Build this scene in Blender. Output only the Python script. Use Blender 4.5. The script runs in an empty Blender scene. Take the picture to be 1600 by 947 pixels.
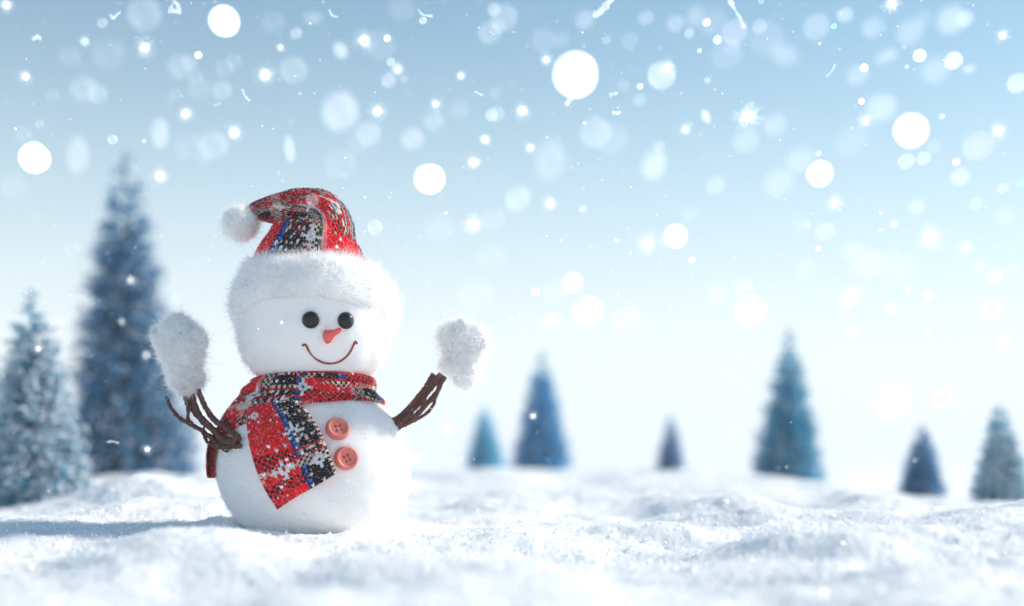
import bpy, math, random
import numpy as np
from mathutils import Vector

C = bpy.context.scene.collection
S = bpy.context.scene
rng = np.random.default_rng(7)
random.seed(7)

# ---------------------------------------------------------------- camera
D = 2.0                 # metres from the camera to the snowman
EYE = 0.068             # camera height above the snow at the snowman
HZ = 770.0              # photograph row of the camera's eye level
cam = bpy.data.cameras.new('camera')
co = bpy.data.objects.new('camera', cam); C.objects.link(co)
co.location = (0, -D, EYE); co.rotation_euler = (math.pi / 2, 0, 0)
cam.sensor_width = 36.0
cam.lens = 36.0 * D / 1.6
cam.shift_y = (HZ - 473.5) / 1600.0
cam.clip_start = 0.02; cam.clip_end = 3000
cam.dof.use_dof = True
cam.dof.focus_distance = D - 0.10
cam.dof.aperture_fstop = cam.lens / 34.0
S.camera = co

# ---------------------------------------------------------------- world, sun, exposure
SUN_ELEV = math.radians(33); SUN_ROT = math.radians(70)
w = bpy.data.worlds.new('World'); S.world = w; w.use_nodes = True
nt = w.node_tree; nt.nodes.clear()
sky = nt.nodes.new('ShaderNodeTexSky'); sky.sky_type = 'NISHITA'
sky.sun_disc = False; sky.sun_elevation = SUN_ELEV; sky.sun_rotation = SUN_ROT
sky.altitude = 300; sky.air_density = 1.0; sky.dust_density = 0.1; sky.ozone_density = 1.2
bg = nt.nodes.new('ShaderNodeBackground'); bg.inputs[1].default_value = 0.068; SKY_HAZE = 6.9
wo = nt.nodes.new('ShaderNodeOutputWorld')
# snow-laden air: the same on every side, thick at the horizon and thinning upwards
tcw = nt.nodes.new('ShaderNodeTexCoord'); sep = nt.nodes.new('ShaderNodeSeparateXYZ'); nt.links.new(tcw.outputs['Generated'], sep.inputs[0])
def wmath(op, a, b=None):
    q = nt.nodes.new('ShaderNodeMath'); q.operation = op
    for i, x in enumerate((a, b)):
        if x is None: continue
        if isinstance(x, float): q.inputs[i].default_value = x
        else: nt.links.new(x, q.inputs[i])
    return q.outputs[0]
zz = wmath('MAXIMUM', sep.outputs[2], 0.0)
fac = wmath('POWER', 2.718, wmath('MULTIPLY', wmath('POWER', wmath('DIVIDE', zz, 0.25), 2.0), -1.0))
ramp = nt.nodes.new('ShaderNodeValToRGB'); nt.links.new(zz, ramp.inputs[0])
ramp.color_ramp.elements[0].position = 0.0; ramp.color_ramp.elements[0].color = (.74, .85, .98, 1)
ramp.color_ramp.elements[1].position = .11; ramp.color_ramp.elements[1].color = (.93, .965, .985, 1)
hz = nt.nodes.new('ShaderNodeVectorMath'); hz.operation = 'SCALE'; nt.links.new(ramp.outputs[0], hz.inputs[0]); hz.inputs['Scale'].default_value = SKY_HAZE
mx = nt.nodes.new('ShaderNodeMix'); mx.data_type = 'RGBA'; nt.links.new(fac, mx.inputs['Factor'])
tint = nt.nodes.new('ShaderNodeVectorMath'); tint.operation = 'MULTIPLY'; nt.links.new(sky.outputs[0], tint.inputs[0]); tint.inputs[1].default_value = (.80, 1.05, .95)
nt.links.new(tint.outputs[0], mx.inputs['A']); nt.links.new(hz.outputs[0], mx.inputs['B'])
nt.links.new(mx.outputs['Result'], bg.inputs[0]); nt.links.new(bg.outputs[0], wo.inputs[0])
sd = bpy.data.lights.new('sun', 'SUN'); sd.energy = 2.2; sd.angle = math.radians(6); sd.color = (1.0, 0.92, 0.82)
so = bpy.data.objects.new('sun', sd); C.objects.link(so)
sun_dir = Vector((math.sin(SUN_ROT) * math.cos(SUN_ELEV), math.cos(SUN_ROT) * math.cos(SUN_ELEV), math.sin(SUN_ELEV)))
so.rotation_euler = sun_dir.to_track_quat('Z', 'Y').to_euler(); so.location = sun_dir * 5
S.view_settings.view_transform = 'Standard'; S.view_settings.look = 'None'
S.view_settings.exposure = 1.18; S.view_settings.gamma = 1.0; S.view_settings.use_curve_mapping = False
S.cycles.use_denoising = True
S.cycles.volume_bounces = 4; S.cycles.diffuse_bounces = 8; S.cycles.transmission_bounces = 12; S.cycles.max_bounces = 12; S.cycles.transparent_max_bounces = 24
S.cycles.sample_clamp_indirect = 6.0

# ---------------------------------------------------------------- helpers
def P(px, py, d=D):
    """World point seen at a photograph position, at distance d from the camera."""
    return np.array([(px - 800) / 1000 * d / D, d - D, EYE + (HZ - py) / 1000 * d / D])

def hash01(*a):
    n = sum((np.asarray(v).astype(np.int64) * k for v, k in zip(a, (374761393, 668265263, 2147483647 // 3, 974711)))) & 0xffffffff
    n = ((n ^ (n >> 13)) * 1274126177) & 0xffffffff
    n = ((n ^ (n >> 16)) * 2246822519) & 0xffffffff
    return ((n ^ (n >> 15)) & 0xffffff) / float(0xffffff)

def noise2(x, y, s=0):
    xi = np.floor(x); yi = np.floor(y); fx = x - xi; fy = y - yi
    fx = fx * fx * fx * (fx * (fx * 6 - 15) + 10); fy = fy * fy * fy * (fy * (fy * 6 - 15) + 10)
    h = lambda a, b: hash01(xi + a, yi + b, np.full_like(xi, s))
    return ((h(0, 0) * (1 - fx) + h(1, 0) * fx) * (1 - fy) + (h(0, 1) * (1 - fx) + h(1, 1) * fx) * fy) * 2 - 1

def noise3(p, s=0):
    p = np.asarray(p, float); i = np.floor(p); f = p - i; f = f * f * (3 - 2 * f)
    out = 0
    for a in (0, 1):
        for b in (0, 1):
            for c in (0, 1):
                wgt = (f[:, 0] if a else 1 - f[:, 0]) * (f[:, 1] if b else 1 - f[:, 1]) * (f[:, 2] if c else 1 - f[:, 2])
                out = out + wgt * hash01(i[:, 0] + a, i[:, 1] + b, i[:, 2] + c, np.full(len(p), s))
    return out * 2 - 1

def unit(v):
    return v / np.maximum(np.linalg.norm(v, axis=-1, keepdims=True), 1e-9)

class Mesh:
    """Collects vertices and faces and links them as ONE mesh object."""
    def __init__(s): s.v = []; s.f = []; s.n = 0; s.cols = False
    def add(s, verts, faces, mat=0, smooth=True, col=None):
        verts = np.asarray(verts, float).reshape(-1, 3); faces = np.asarray(faces, np.int64)
        s.v.append(verts); s.f.append((faces + s.n, mat, smooth, col)); s.n += len(verts)
        if col is not None: s.cols = True
        return s
    def build(s, name, mats, parent=None, origin=None):
        me = bpy.data.meshes.new(name)
        v = np.concatenate(s.v)
        org = np.zeros(3) if origin is None else np.asarray(origin, float)
        if parent is not None:
            o_parent = np.zeros(3); q = parent
            while q is not None: o_parent = o_parent + np.array(q.location); q = q.parent
        else: o_parent = np.zeros(3)
        if origin is None: org = o_parent
        v = v - org
        me.vertices.add(len(v)); me.vertices.foreach_set('co', v.ravel())
        nl = sum(f.size for f, *_ in s.f); nf = sum(len(f) for f, *_ in s.f)
        me.loops.add(nl); me.polygons.add(nf)
        me.loops.foreach_set('vertex_index', np.concatenate([f.ravel() for f, *_ in s.f]))
        tot = np.concatenate([np.full(len(f), f.shape[1]) for f, *_ in s.f])
        me.polygons.foreach_set('loop_start', np.concatenate([[0], np.cumsum(tot)[:-1]]))
        me.polygons.foreach_set('material_index', np.concatenate([np.full(len(f), m) for f, m, *_ in s.f]))
        me.polygons.foreach_set('use_smooth', np.concatenate([np.full(len(f), sm) for f, m, sm, c in s.f]))
        for m in (mats if isinstance(mats, (list, tuple)) else [mats]): me.materials.append(m)
        me.update(calc_edges=True)
        if s.cols:
            a = me.color_attributes.new('yarn', 'FLOAT_COLOR', 'CORNER')
            buf = []
            for f, m, sm, c in s.f:
                cc = np.ones((len(f), 4)) if c is None else np.concatenate([c, np.ones((len(c), 1))], 1)
                buf.append(np.repeat(cc, f.shape[1], 0))
            a.data.foreach_set('color', np.concatenate(buf).ravel())
        o = bpy.data.objects.new(name, me); C.objects.link(o)
        o.location = org - o_parent
        if parent is not None: o.parent = parent
        return o

def tag(o, label=None, cat=None, group=None, kind=None):
    for k, v in (('label', label), ('category', cat), ('group', group), ('kind', kind)):
        if v: o[k] = v
    return o
def thing(name, loc, label, cat, group=None):
    o = bpy.data.objects.new(name, None); C.objects.link(o); o.location = loc; o.empty_display_size = 0.05
    return tag(o, label, cat, group)

def grid_faces(nu, nv, wrap=False):
    """Quads of a grid of nu rows with nv points; wrap closes each row."""
    i = np.arange(nu - 1)[:, None]; j = np.arange(nv if wrap else nv - 1)[None, :]
    j2 = (j + 1) % nv
    return np.stack([i * nv + j, i * nv + j2, (i + 1) * nv + j2, (i + 1) * nv + j], -1).reshape(-1, 4)

def spline(pts, n):
    """Catmull-Rom through rows of pts (any number of columns)."""
    p = np.asarray(pts, float); p = np.vstack([2 * p[0] - p[1], p, 2 * p[-1] - p[-2]])
    t = np.linspace(0, len(p) - 3 - 1e-9, n); i = t.astype(int); f = (t - i)[:, None]
    a, b, c, d = p[i], p[i + 1], p[i + 2], p[i + 3]
    return 0.5 * (2 * b + (c - a) * f + (2 * a - 5 * b + 4 * c - d) * f ** 2 + (3 * b - a - 3 * c + d) * f ** 3)

def frames(path, up=(0, 1, 0)):
    t = unit(np.gradient(path, axis=0)); n = np.zeros_like(t)
    u = np.array(up, float)
    for i in range(len(t)):
        u = u - t[i] * (u @ t[i]); u = u / (np.linalg.norm(u) + 1e-9); n[i] = u
    return t, n, np.cross(t, n)

def tube(path, rad, seg=10, caps=True, rough=0.0, scale=200, seed=0):
    path = np.asarray(path, float); rad = np.broadcast_to(np.asarray(rad, float), (len(path),))
    t, n, b = frames(path)
    a = np.linspace(0, 2 * np.pi, seg, endpoint=False)
    ring = n[:, None] * np.cos(a)[None, :, None] + b[:, None] * np.sin(a)[None, :, None]
    v = (path[:, None] + ring * rad[:, None, None]).reshape(-1, 3)
    if rough:
        v = v + ring.reshape(-1, 3) * (noise3(v * scale, seed) * rough)[:, None]
    f = grid_faces(len(path), seg, True)
    ms = [(v, f)]
    if caps:
        k = np.arange(seg)
        for base, c in ((0, path[0]), ((len(path) - 1) * seg, path[-1])):
            vv = np.vstack([v[base:base + seg], c[None]])
            ms.append((vv, np.stack([k, (k + 1) % seg, np.full(seg, seg)], 1)))
    return ms
def add_all(m, parts, **kw):
    for v, f in parts: m.add(v, f, **kw)

def icosphere(sub=3):
    import bmesh
    bm = bmesh.new(); bmesh.ops.create_icosphere(bm, subdivisions=sub, radius=1)
    v = np.array([x.co[:] for x in bm.verts]); f = np.array([[q.index for q in x.verts] for x in bm.faces])
    bm.free(); return v, f
ICO = {k: icosphere(k) for k in (1, 2, 3, 4, 5)}

def fibres(p, dirs, length, width, bend=0.3):
    """Two-joint fine fibres: a bent blade of one quad and one triangle each."""
    n = len(p); length = np.broadcast_to(length, (n,))[:, None]; width = np.broadcast_to(width, (n,))[:, None]
    side = unit(np.cross(dirs, rng.normal(size=(n, 3))))
    mid = p + dirs * length * 0.55
    d2 = unit(dirs + rng.normal(size=(n, 3)) * bend)
    tip = mid + d2 * length * 0.45
    v = np.stack([p - side * width / 2, p + side * width / 2, mid + side * width * .38, mid - side * width * .38, tip], 1).reshape(-1, 3)
    i = np.arange(n)[:, None] * 5
    return v, np.concatenate([i + np.array([[0, 1, 2]]), i + np.array([[0, 2, 3]]), i + np.array([[3, 2, 4]])])

def sample_mesh(v, f, n):
    """Random surface points and normals."""
    tri = f if f.shape[1] == 3 else np.concatenate([f[:, [0, 1, 2]], f[:, [0, 2, 3]]])
    a, b, c = v[tri[:, 0]], v[tri[:, 1]], v[tri[:, 2]]
    cr = np.cross(b - a, c - a); ar = np.linalg.norm(cr, axis=1)
    k = rng.choice(len(tri), n, p=ar / ar.sum()); r1 = np.sqrt(rng.random(n)); r2 = rng.random(n)
    pts = a[k] * (1 - r1)[:, None] + b[k] * (r1 * (1 - r2))[:, None] + c[k] * (r1 * r2)[:, None]
    return pts, unit(cr[k])

# ---------------------------------------------------------------- materials
def mat(name, build):
    m = bpy.data.materials.new(name); m.use_nodes = True
    n = m.node_tree; n.nodes.clear(); out = n.nodes.new('ShaderNodeOutputMaterial')
    build(n, out); return m
def N(n, t, **kw):
    x = n.nodes.new(t)
    for k, v in kw.items():
        if k in x.inputs: x.inputs[k].default_value = v
        else: setattr(x, k, v)
    return x
def pbr(name, col, rough=0.6, spec=0.5, bump=0.0, bscale=200.0, var=0.0, vscale=30.0, sss=0.0, srad=(0.01, 0.01, 0.012), coat=0.0, transl=0.0, attr=None):
    def b(n, out):
        p = N(n, 'ShaderNodeBsdfPrincipled', Roughness=rough)
        p.inputs['Base Color'].default_value = (*col, 1); p.inputs['Specular IOR Level'].default_value = spec
        p.inputs['Coat Weight'].default_value = coat
        tc = N(n, 'ShaderNodeTexCoord')
        if attr:
            at = N(n, 'ShaderNodeVertexColor', layer_name=attr); n.links.new(at.outputs[0], p.inputs['Base Color'])
        if var:
            nz = N(n, 'ShaderNodeTexNoise', Scale=vscale, Detail=4.0); n.links.new(tc.outputs['Object'], nz.inputs['Vector'])
            rp = N(n, 'ShaderNodeMapRange'); rp.inputs[3].default_value = 1 - var; rp.inputs[4].default_value = 1 + var
            n.links.new(nz.outputs[0], rp.inputs[0])
            mx = N(n, 'ShaderNodeVectorMath', operation='SCALE')
            if attr: n.links.new(at.outputs[0], mx.inputs[0])
            else: mx.inputs[0].default_value = col
            n.links.new(rp.outputs[0], mx.inputs['Scale']); n.links.new(mx.outputs[0], p.inputs['Base Color'])
        if sss:
            p.inputs['Subsurface Weight'].default_value = sss; p.inputs['Subsurface Radius'].default_value = srad; p.inputs['Subsurface Scale'].default_value = 1.0
        if bump:
            nz = N(n, 'ShaderNodeTexNoise', Scale=bscale, Detail=6.0); n.links.new(tc.outputs['Object'], nz.inputs['Vector'])
            bp = N(n, 'ShaderNodeBump', Strength=bump, Distance=0.002); n.links.new(nz.outputs[0], bp.inputs['Height']); n.links.new(bp.outputs[0], p.inputs['Normal'])
        if transl:
            tr = N(n, 'ShaderNodeBsdfTranslucent'); tr.inputs[0].default_value = (*col, 1)
            ms = N(n, 'ShaderNodeMixShader'); ms.inputs[0].default_value = transl
            n.links.new(p.outputs[0], ms.inputs[1]); n.links.new(tr.outputs[0], ms.inputs[2]); n.links.new(ms.outputs[0], out.inputs[0])
        else: n.links.new(p.outputs[0], out.inputs[0])
    return mat(name, b)

M_snow = pbr('snow', (0.955, 0.96, 0.97), 0.55, 0.35, bump=0.35, bscale=420, sss=0.6, srad=(0.02, 0.022, 0.026))
M_grain = pbr('snow_grain', (0.95, 0.96, 0.97), 0.25, 0.6, transl=0.4)
M_felt = pbr('white_felt', (0.885, 0.86, 0.855), 0.9, 0.1, bump=0.5, bscale=600, sss=0.45, srad=(0.02, 0.018, 0.016))
M_fuzz = pbr('white_fuzz', (0.975, 0.965, 0.96), 0.8, 0.1, transl=0.5)
M_cotton = pbr('white_cotton', (0.95, 0.94, 0.935), 0.9, 0.1, bump=0.5, bscale=600, sss=0.6, srad=(0.02, 0.018, 0.016))
M_yarn = pbr('plaid_yarn', (1, 1, 1), 0.95, 0.08, bump=0.35, bscale=1400, var=0.25, vscale=500, attr='yarn')
M_yarnfuzz = pbr('yarn_fuzz', (0.85, 0.55, 0.55), 0.8, 0.1, transl=0.5)
M_bead = pbr('black_bead', (0.006, 0.006, 0.007), 0.22, 0.35, bump=0.15, bscale=500)
M_nose = pbr('orange_red_clay', (0.80, 0.10, 0.085), 0.35, 0.5, bump=0.4, bscale=260, var=0.2, vscale=120)
M_mouth = pbr('brown_cord', (0.34, 0.075, 0.045), 0.8, 0.2, bump=0.5, bscale=900, var=0.6, vscale=500)
M_button = pbr('salmon_button', (0.66, 0.18, 0.145), 0.5, 0.4, bump=0.25, bscale=500, var=0.15, vscale=160)
M_twig = pbr('brown_twig', (0.115, 0.045, 0.032), 0.75, 0.25, bump=1.0, bscale=420, var=0.5, vscale=180)
def flake_mat(name, alpha, col=(0.95, 0.96, 0.97)):
    def b(n, out):
        df = N(n, 'ShaderNodeBsdfDiffuse'); df.inputs[0].default_value = (*[c * .72 for c in col], 1)
        tr = N(n, 'ShaderNodeBsdfTranslucent'); tr.inputs[0].default_value = (*[c * .72 for c in col], 1)
        m1 = N(n, 'ShaderNodeAddShader')  # the sum returns extra brightness, standing in for glints
        n.links.new(df.outputs[0], m1.inputs[0]); n.links.new(tr.outputs[0], m1.inputs[1])
        if alpha < 1:
            tp = N(n, 'ShaderNodeBsdfTransparent')
            tc = N(n, 'ShaderNodeTexCoord'); nz = N(n, 'ShaderNodeTexNoise', Scale=150.0, Detail=2.0); n.links.new(tc.outputs['Object'], nz.inputs['Vector'])
            mr = N(n, 'ShaderNodeMapRange'); mr.inputs[1].default_value = .3; mr.inputs[2].default_value = .7
            mr.inputs[3].default_value = alpha * .85; mr.inputs[4].default_value = alpha * 1.15
            n.links.new(nz.outputs[0], mr.inputs[0])
            m2 = N(n, 'ShaderNodeMixShader'); n.links.new(mr.outputs[0], m2.inputs[0])
            n.links.new(tp.outputs[0], m2.inputs[1]); n.links.new(m1.outputs[0], m2.inputs[2]); n.links.new(m2.outputs[0], out.inputs[0])
        else: n.links.new(m1.outputs[0], out.inputs[0])
    return mat(name, b)

# ---------------------------------------------------------------- snow ground
TX = np.array([-2500, -300, 60, 200, 340, 490, 650, 760, 880, 1050, 1150, 1232, 1350, 1442, 1560, 1900, 4000.])
TD = np.array([0.3, 0.8, 1.0, 1.25, 1.6, 2.0, 2.4, 3.0, 4.0, 5.0, 6.5, 9.0, 15, 40, 700])
TP = np.array([
    [1500] * 17, [1030] * 17, [982] * 17,
    [935, 935, 944, 948, 944, 934, 926, 926, 930, 932, 932, 928, 920, 915, 912, 912, 912],
    [856, 856, 848, 846, 846, 854, 862, 872, 872, 868, 860, 852, 840, 828, 820, 820, 820],
    [835, 835, 830, 832, 836, 838, 836, 832, 838, 835, 830, 825, 815, 808, 802, 802, 802],
    [810, 810, 800, 772, 770, 810, 810, 802, 808, 808, 800, 798, 795, 795, 793, 793, 793],
    [795, 795, 788, 748, 748, 775, 780, 775, 775, 775, 772, 772, 776, 780, 785, 785, 785],
    [772, 770, 762, 742, 745, 755, 752, 742, 750, 745, 745, 752, 768, 781, 787, 787, 787],
    [768, 765, 752, 735, 742, 748, 745, 726, 739, 730, 738, 750, 772, 786, 790, 790, 790],
    [778, 775, 765, 750, 755, 760, 755, 740, 752, 745, 750, 762, 782, 790, 793, 793, 793],
    [800] * 17, [790] * 17, [778] * 17, [770.6] * 17], float)
_lx = np.linspace(-2500, 4000, 651); _ld = np.linspace(math.log(.3), math.log(700), 520)
_g = np.array([np.interp(_lx, TX, r) for r in TP])
_g = np.array([np.interp(_ld, np.log(TD), _g[:, j]) for j in range(len(_lx))]).T
def _blur(a, s, ax):
    k = np.exp(-0.5 * (np.arange(-3 * s, 3 * s + 1) / s) ** 2); k /= k.sum()
    pad = [(0, 0), (0, 0)]; pad[ax] = (3 * s, 3 * s)
    return np.apply_along_axis(lambda r: np.convolve(r, k, 'valid'), ax, np.pad(a, pad, mode='edge'))
_gz = EYE + (HZ - _g) / 1000 * np.exp(_ld)[:, None] / D
_gz = _blur(_blur(_gz, 5, 0), 5, 1)

MOUNDS = [(50, 3.0, .17, .3, -.022), (225, 2.5, .13, .13, .026), (60, 2.25, .10, .10, -.010), (850, 1.72, .09, .06, -.022), (1000, 1.92, .14, .05, .014), (1230, 2.6, .13, .10, -.02), (1130, 2.3, .2, .07, .016),
          (1520, 1.72, .16, .09, .018), (1480, 1.42, .12, .05, -.014), (400, 1.3, .13, .06, -.022), (150, 1.55, .16, .06, .012), (1180, 1.35, .1, .05, -.016)]   # column, distance, half widths, height
def ground(x, y, fine=True):
    x = np.asarray(x, float); y = np.asarray(y, float); d = np.maximum(y + D, .31)
    u = np.clip((800 + x * 1000 * D / d - _lx[0]) / (_lx[1] - _lx[0]), 0, len(_lx) - 1.001)
    v = np.clip((np.log(d) - _ld[0]) / (_ld[1] - _ld[0]), 0, len(_ld) - 1.001)
    i = v.astype(int); j = u.astype(int); fv = v - i; fu = u - j
    z = (_gz[i, j] * (1 - fu) + _gz[i, j + 1] * fu) * (1 - fv) + (_gz[i + 1, j] * (1 - fu) + _gz[i + 1, j + 1] * fu) * fv
    for mp_, md, ax_, ay_, mh in MOUNDS:
        mx_ = (mp_ - 800) / 1000 * md / D
        z = z + mh * np.exp(-((x - mx_) / ax_) ** 2 - ((y + D - md) / ay_) ** 2)
    # the hollow and low lip of snow round the snowman's base
    r = np.hypot(x + 0.308, y); far = np.clip((d - 6) / 6, 0, 1)
    z = z + (0.011 + .005 * noise2(x * 30, y * 30, 9)) * np.exp(-((r - 0.150) / 0.035) ** 2)
    amp = 1 - far
    z = z + amp * np.clip(3.2 / d, .3, 1) * (1 - .75 * np.exp(-(r / .22) ** 4)) * (0.021 * noise2(x * 5.3, y * 5.3, 1) + 0.008 * noise2(x * 12, y * 12, 2) + 0.0022 * noise2(x * 37, y * 37, 3))
    if fine:
        z = z + amp * (0.0008 * noise2(x * 95, y * 95, 4) + 0.0008 * noise2(x * 210, y * 210, 5) + 0.0010 * np.abs(noise2(x * 430, y * 430, 6)))
    return z

cols = np.concatenate([np.linspace(-2500, -220, 60, endpoint=False), np.linspace(-220, 1820, 880), np.linspace(1840, 4000, 60)])
rows = np.concatenate([np.linspace(.33, .85, 30, endpoint=False), np.exp(np.linspace(math.log(.85), math.log(2.9), 440, endpoint=False)),
                       np.exp(np.linspace(math.log(2.9), math.log(7), 190, endpoint=False)), np.exp(np.linspace(math.log(7), math.log(120), 50))])
gx = (cols[None] - 800) / 1000 * rows[:, None] / D; gy = np.broadcast_to((rows - D)[:, None], gx.shape)
gv = np.stack([gx, gy, ground(gx, gy)], -1).reshape(-1, 3)
gm = Mesh(); gm.add(gv, grid_faces(len(rows), len(cols)))
tag(gm.build('snow_ground', M_snow), 'white powdery snow lying in low mounds and hollows', None, None, 'structure')

# loose grains on the snow
n = 42000
gd = np.exp(rng.uniform(math.log(1.0), math.log(3.2), n)); gpx = rng.uniform(-60, 1660, n)
X = (gpx - 800) / 1000 * gd / D; Y = gd - D
r = rng.gamma(2.2, 0.00038, n) + 0.0003
ctr = np.stack([X, Y, ground(X, Y) + r * .4], 1)
ov = np.array([[1, 0, 0], [-1, 0, 0], [0, 1, 0], [0, -1, 0], [0, 0, 1], [0, 0, -1.]])
of = np.array([[0, 2, 4], [2, 1, 4], [1, 3, 4], [3, 0, 4], [2, 0, 5], [1, 2, 5], [3, 1, 5], [0, 3, 5]])
jit = ov[None] * (0.5 + rng.random((n, 6, 1)) * .9) + rng.normal(size=(n, 6, 3)) * .22
m = Mesh(); m.add((ctr[:, None] + jit * r[:, None, None]).reshape(-1, 3), (np.arange(n)[:, None, None] * 6 + of[None]).reshape(-1, 3), smooth=False)
tag(m.build('snow_grains', M_grain), 'loose sparkling grains of snow strewn over the white mounds', 'snow', None, 'stuff')

# ---------------------------------------------------------------- snowman
base = P(492, 838)
man = thing('snowman', base, 'smiling white toy snowman in a red plaid hat and scarf standing on the snow', 'snowman')
AX = base[0]                                     # axis of the body
mm = 0.001
def zof(py): return EYE + (HZ - py) * mm
def body_r(z):
    up = z > zof(730)
    t = np.clip(np.abs((z - zof(730)) / (np.where(up, 136, 120) * mm)), 0, 1)
    p_ = np.where(up, 2.0, 2.3)
    return 149 * mm * (1 - t ** p_) ** (1 / p_)
HX = (490 - 800) * mm
def head_r(z):
    t = np.clip(np.abs((z - zof(505)) / (112 * mm)), 0, 1)
    return 117 * mm * (1 - t ** 2.3) ** (1 / 2.3)
def on_surf(px, py, prof, ax, off=0.0):
    """First hit of the view ray with a surface of revolution swollen by off."""
    ds = np.linspace(D - .22, D + .02, 4000); q = np.array([P(px, py, d) for d in (ds[0], ds[-1])])
    pts = q[0] + (q[1] - q[0]) * ((ds - ds[0]) / (ds[-1] - ds[0]))[:, None]
    rr = np.hypot(pts[:, 0] - ax, pts[:, 1])
    k = np.argmax(rr <= prof(pts[:, 2]) + off)
    return pts[k] if rr[k] <= prof(pts[k, 2]) + off else None
def surf_normal(p, prof, ax):
    e = 1e-4; dr = (prof(p[2] + e) - prof(p[2] - e)) / (2 * e)
    a = np.array([p[0] - ax, p[1], 0]); a /= np.linalg.norm(a)
    return unit(a - np.array([0, 0, 1]) * dr)
def revolve(prof, ax, z0, z1, nz=70, ns=120, lump=0.0013, seed=0):
    t = np.linspace(0, np.pi, nz); z = (z0 + z1) / 2 - np.cos(t) * (z1 - z0) / 2
    a = np.linspace(0, 2 * np.pi, ns, endpoint=False)
    r = np.maximum(prof(z), 1e-5)
    v = np.stack([ax + r[:, None] * np.cos(a), r[:, None] * np.sin(a), np.broadcast_to(z[:, None], (nz, ns))], -1).reshape(-1, 3)
    c = np.array([ax, 0, (z0 + z1) / 2]); nr = unit(v - c)
    v = v + nr * (lump * 2 * noise3(v * 22, seed) + lump * noise3(v * 60, seed + 1))[:, None]
    return v, grid_faces(nz, ns, True)
def fuzz_on(mesh, v, f, n, ln, wd, mi, spread=0.5, lay=(0, 0, 0), bend=.4, keep=None):
    p, nn = sample_mesh(v, f, n)
    c = v.mean(0)
    nn = np.where((np.einsum('ij,ij->i', nn, p - c) < 0)[:, None], -nn, nn)
    if keep is not None:
        k = keep(p); p, nn = p[k], nn[k]
    d = unit(nn + rng.normal(size=p.shape) * spread + np.array(lay))
    L = ln * (0.4 + rng.gamma(2, .3, len(p)))
    fv, ff = fibres(p - nn * .0005, d, L, wd, bend); mesh.add(fv, ff, mi, True)

m = Mesh(); v, f = revolve(body_r, AX, zof(849.8), zof(594.2), seed=10); m.add(v, f, 0)
fuzz_on(m, v, f, 30000, .0046, .00042, 1, .8)
p, n2 = sample_mesh(v, f, 700); fr = rng.gamma(2, .00035, 700) + .0003
m.add((p[:, None] + ov[None] * fr[:, None, None]).reshape(-1, 3), (np.arange(700)[:, None, None] * 6 + of[None]).reshape(-1, 3), 2, False)
body = m.build('body', [M_felt, M_fuzz, M_grain], man)
m = Mesh(); v, f = revolve(head_r, HX, zof(616.8), zof(393.2), lump=.0012, seed=12); m.add(v, f, 0)
fuzz_on(m, v, f, 15000, .0036, .00042, 1, .9)
fuzz_on(m, v, f, 34000, .0085, .0004, 1, .8, (0, 0, -.2), .6, keep=lambda p: (rng.random(len(p)) < np.clip((np.abs(p[:, 0] - HX - .004) - .080) / .03, 0, 1) ** 1.5) & (p[:, 2] > zof(586)))
head = m.build('head', [M_felt, M_fuzz], man)

# eyes
for px, py in ((485.5, 500), (540, 501)):
    p = on_surf(px, py, head_r, HX); nn = surf_normal(p, head_r, HX)
    sv, sf = ICO[4]; a = unit(np.cross(nn, [0, 0, 1.])); b = np.cross(a, nn)
    vv = p + nn * .001 + (sv[:, :1] * a + sv[:, 1:2] * b) * .0128 + sv[:, 2:] * nn * .0095
    Mesh().add(vv, sf).build('eye', M_bead, man)
# nose: a stubby carrot that starts wide and points to the viewer's right
pts = []
for px, py, off, ra, rb in ((509, 526, .000, 2, 4), (510, 526, .003, 7.5, 11.5), (514, 525.5, .007, 9.5, 12), (520, 523, .012, 7.5, 8.2), (527, 521, .018, 5.6, 5.6), (533, 519, .024, 4.6, 4.6), (536.5, 518, .028, 3.2, 3.2), (537.5, 517.5, .0295, .6, .6)):
    p = on_surf(px, py, head_r, HX); nn = surf_normal(p, head_r, HX)
    pts.append([*(p + np.array([0, -1, 0]) * off), ra * mm * .74, rb * mm * .74])
q = spline(pts, 40); t, nrm, b = frames(q[:, :3], (0, 0, 1)); a = np.linspace(0, 2 * np.pi, 20, endpoint=False)
rz = q[:, 4][:, None] * (1 + .22 * np.clip(-np.cos(a), 0, 1)[None] ** 3)
nv = q[:, None, :3] + nrm[:, None] * (np.cos(a)[None] * np.maximum(rz, 2e-4))[..., None] + b[:, None] * (np.sin(a)[None] * np.maximum(q[:, 3], 2e-4)[:, None])[..., None]
nv = nv.reshape(-1, 3); nv = nv + unit(nv - nv.mean(0)) * (noise3(nv * 160, 3) * .0007)[:, None]
Mesh().add(nv, grid_faces(40, 20, True)).build('nose', M_nose, man)
# mouth: a twisted cord laid on the felt
mp = [(472, 540), (477, 538.5), (480, 543), (485, 552), (494, 561), (505, 566.5), (517, 568), (529, 565.5), (540, 558.5), (547, 550), (552, 540), (555, 534), (557.5, 537)]
mp = spline(mp, 160); mpath = np.array([on_surf(x, y, head_r, HX, .0008) for x, y in mp])
m = Mesh()
for ph in (0, np.pi):
    s = np.linspace(0, 46 * np.pi, len(mpath)) + ph
    t, nn, b = frames(mpath); pp = mpath + (nn * np.cos(s)[:, None] + b * np.sin(s)[:, None]) * .0009
    add_all(m, tube(pp, .0011, 6, True, .0003, 900, 5))
m.build('mouth', M_mouth, man)
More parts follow.
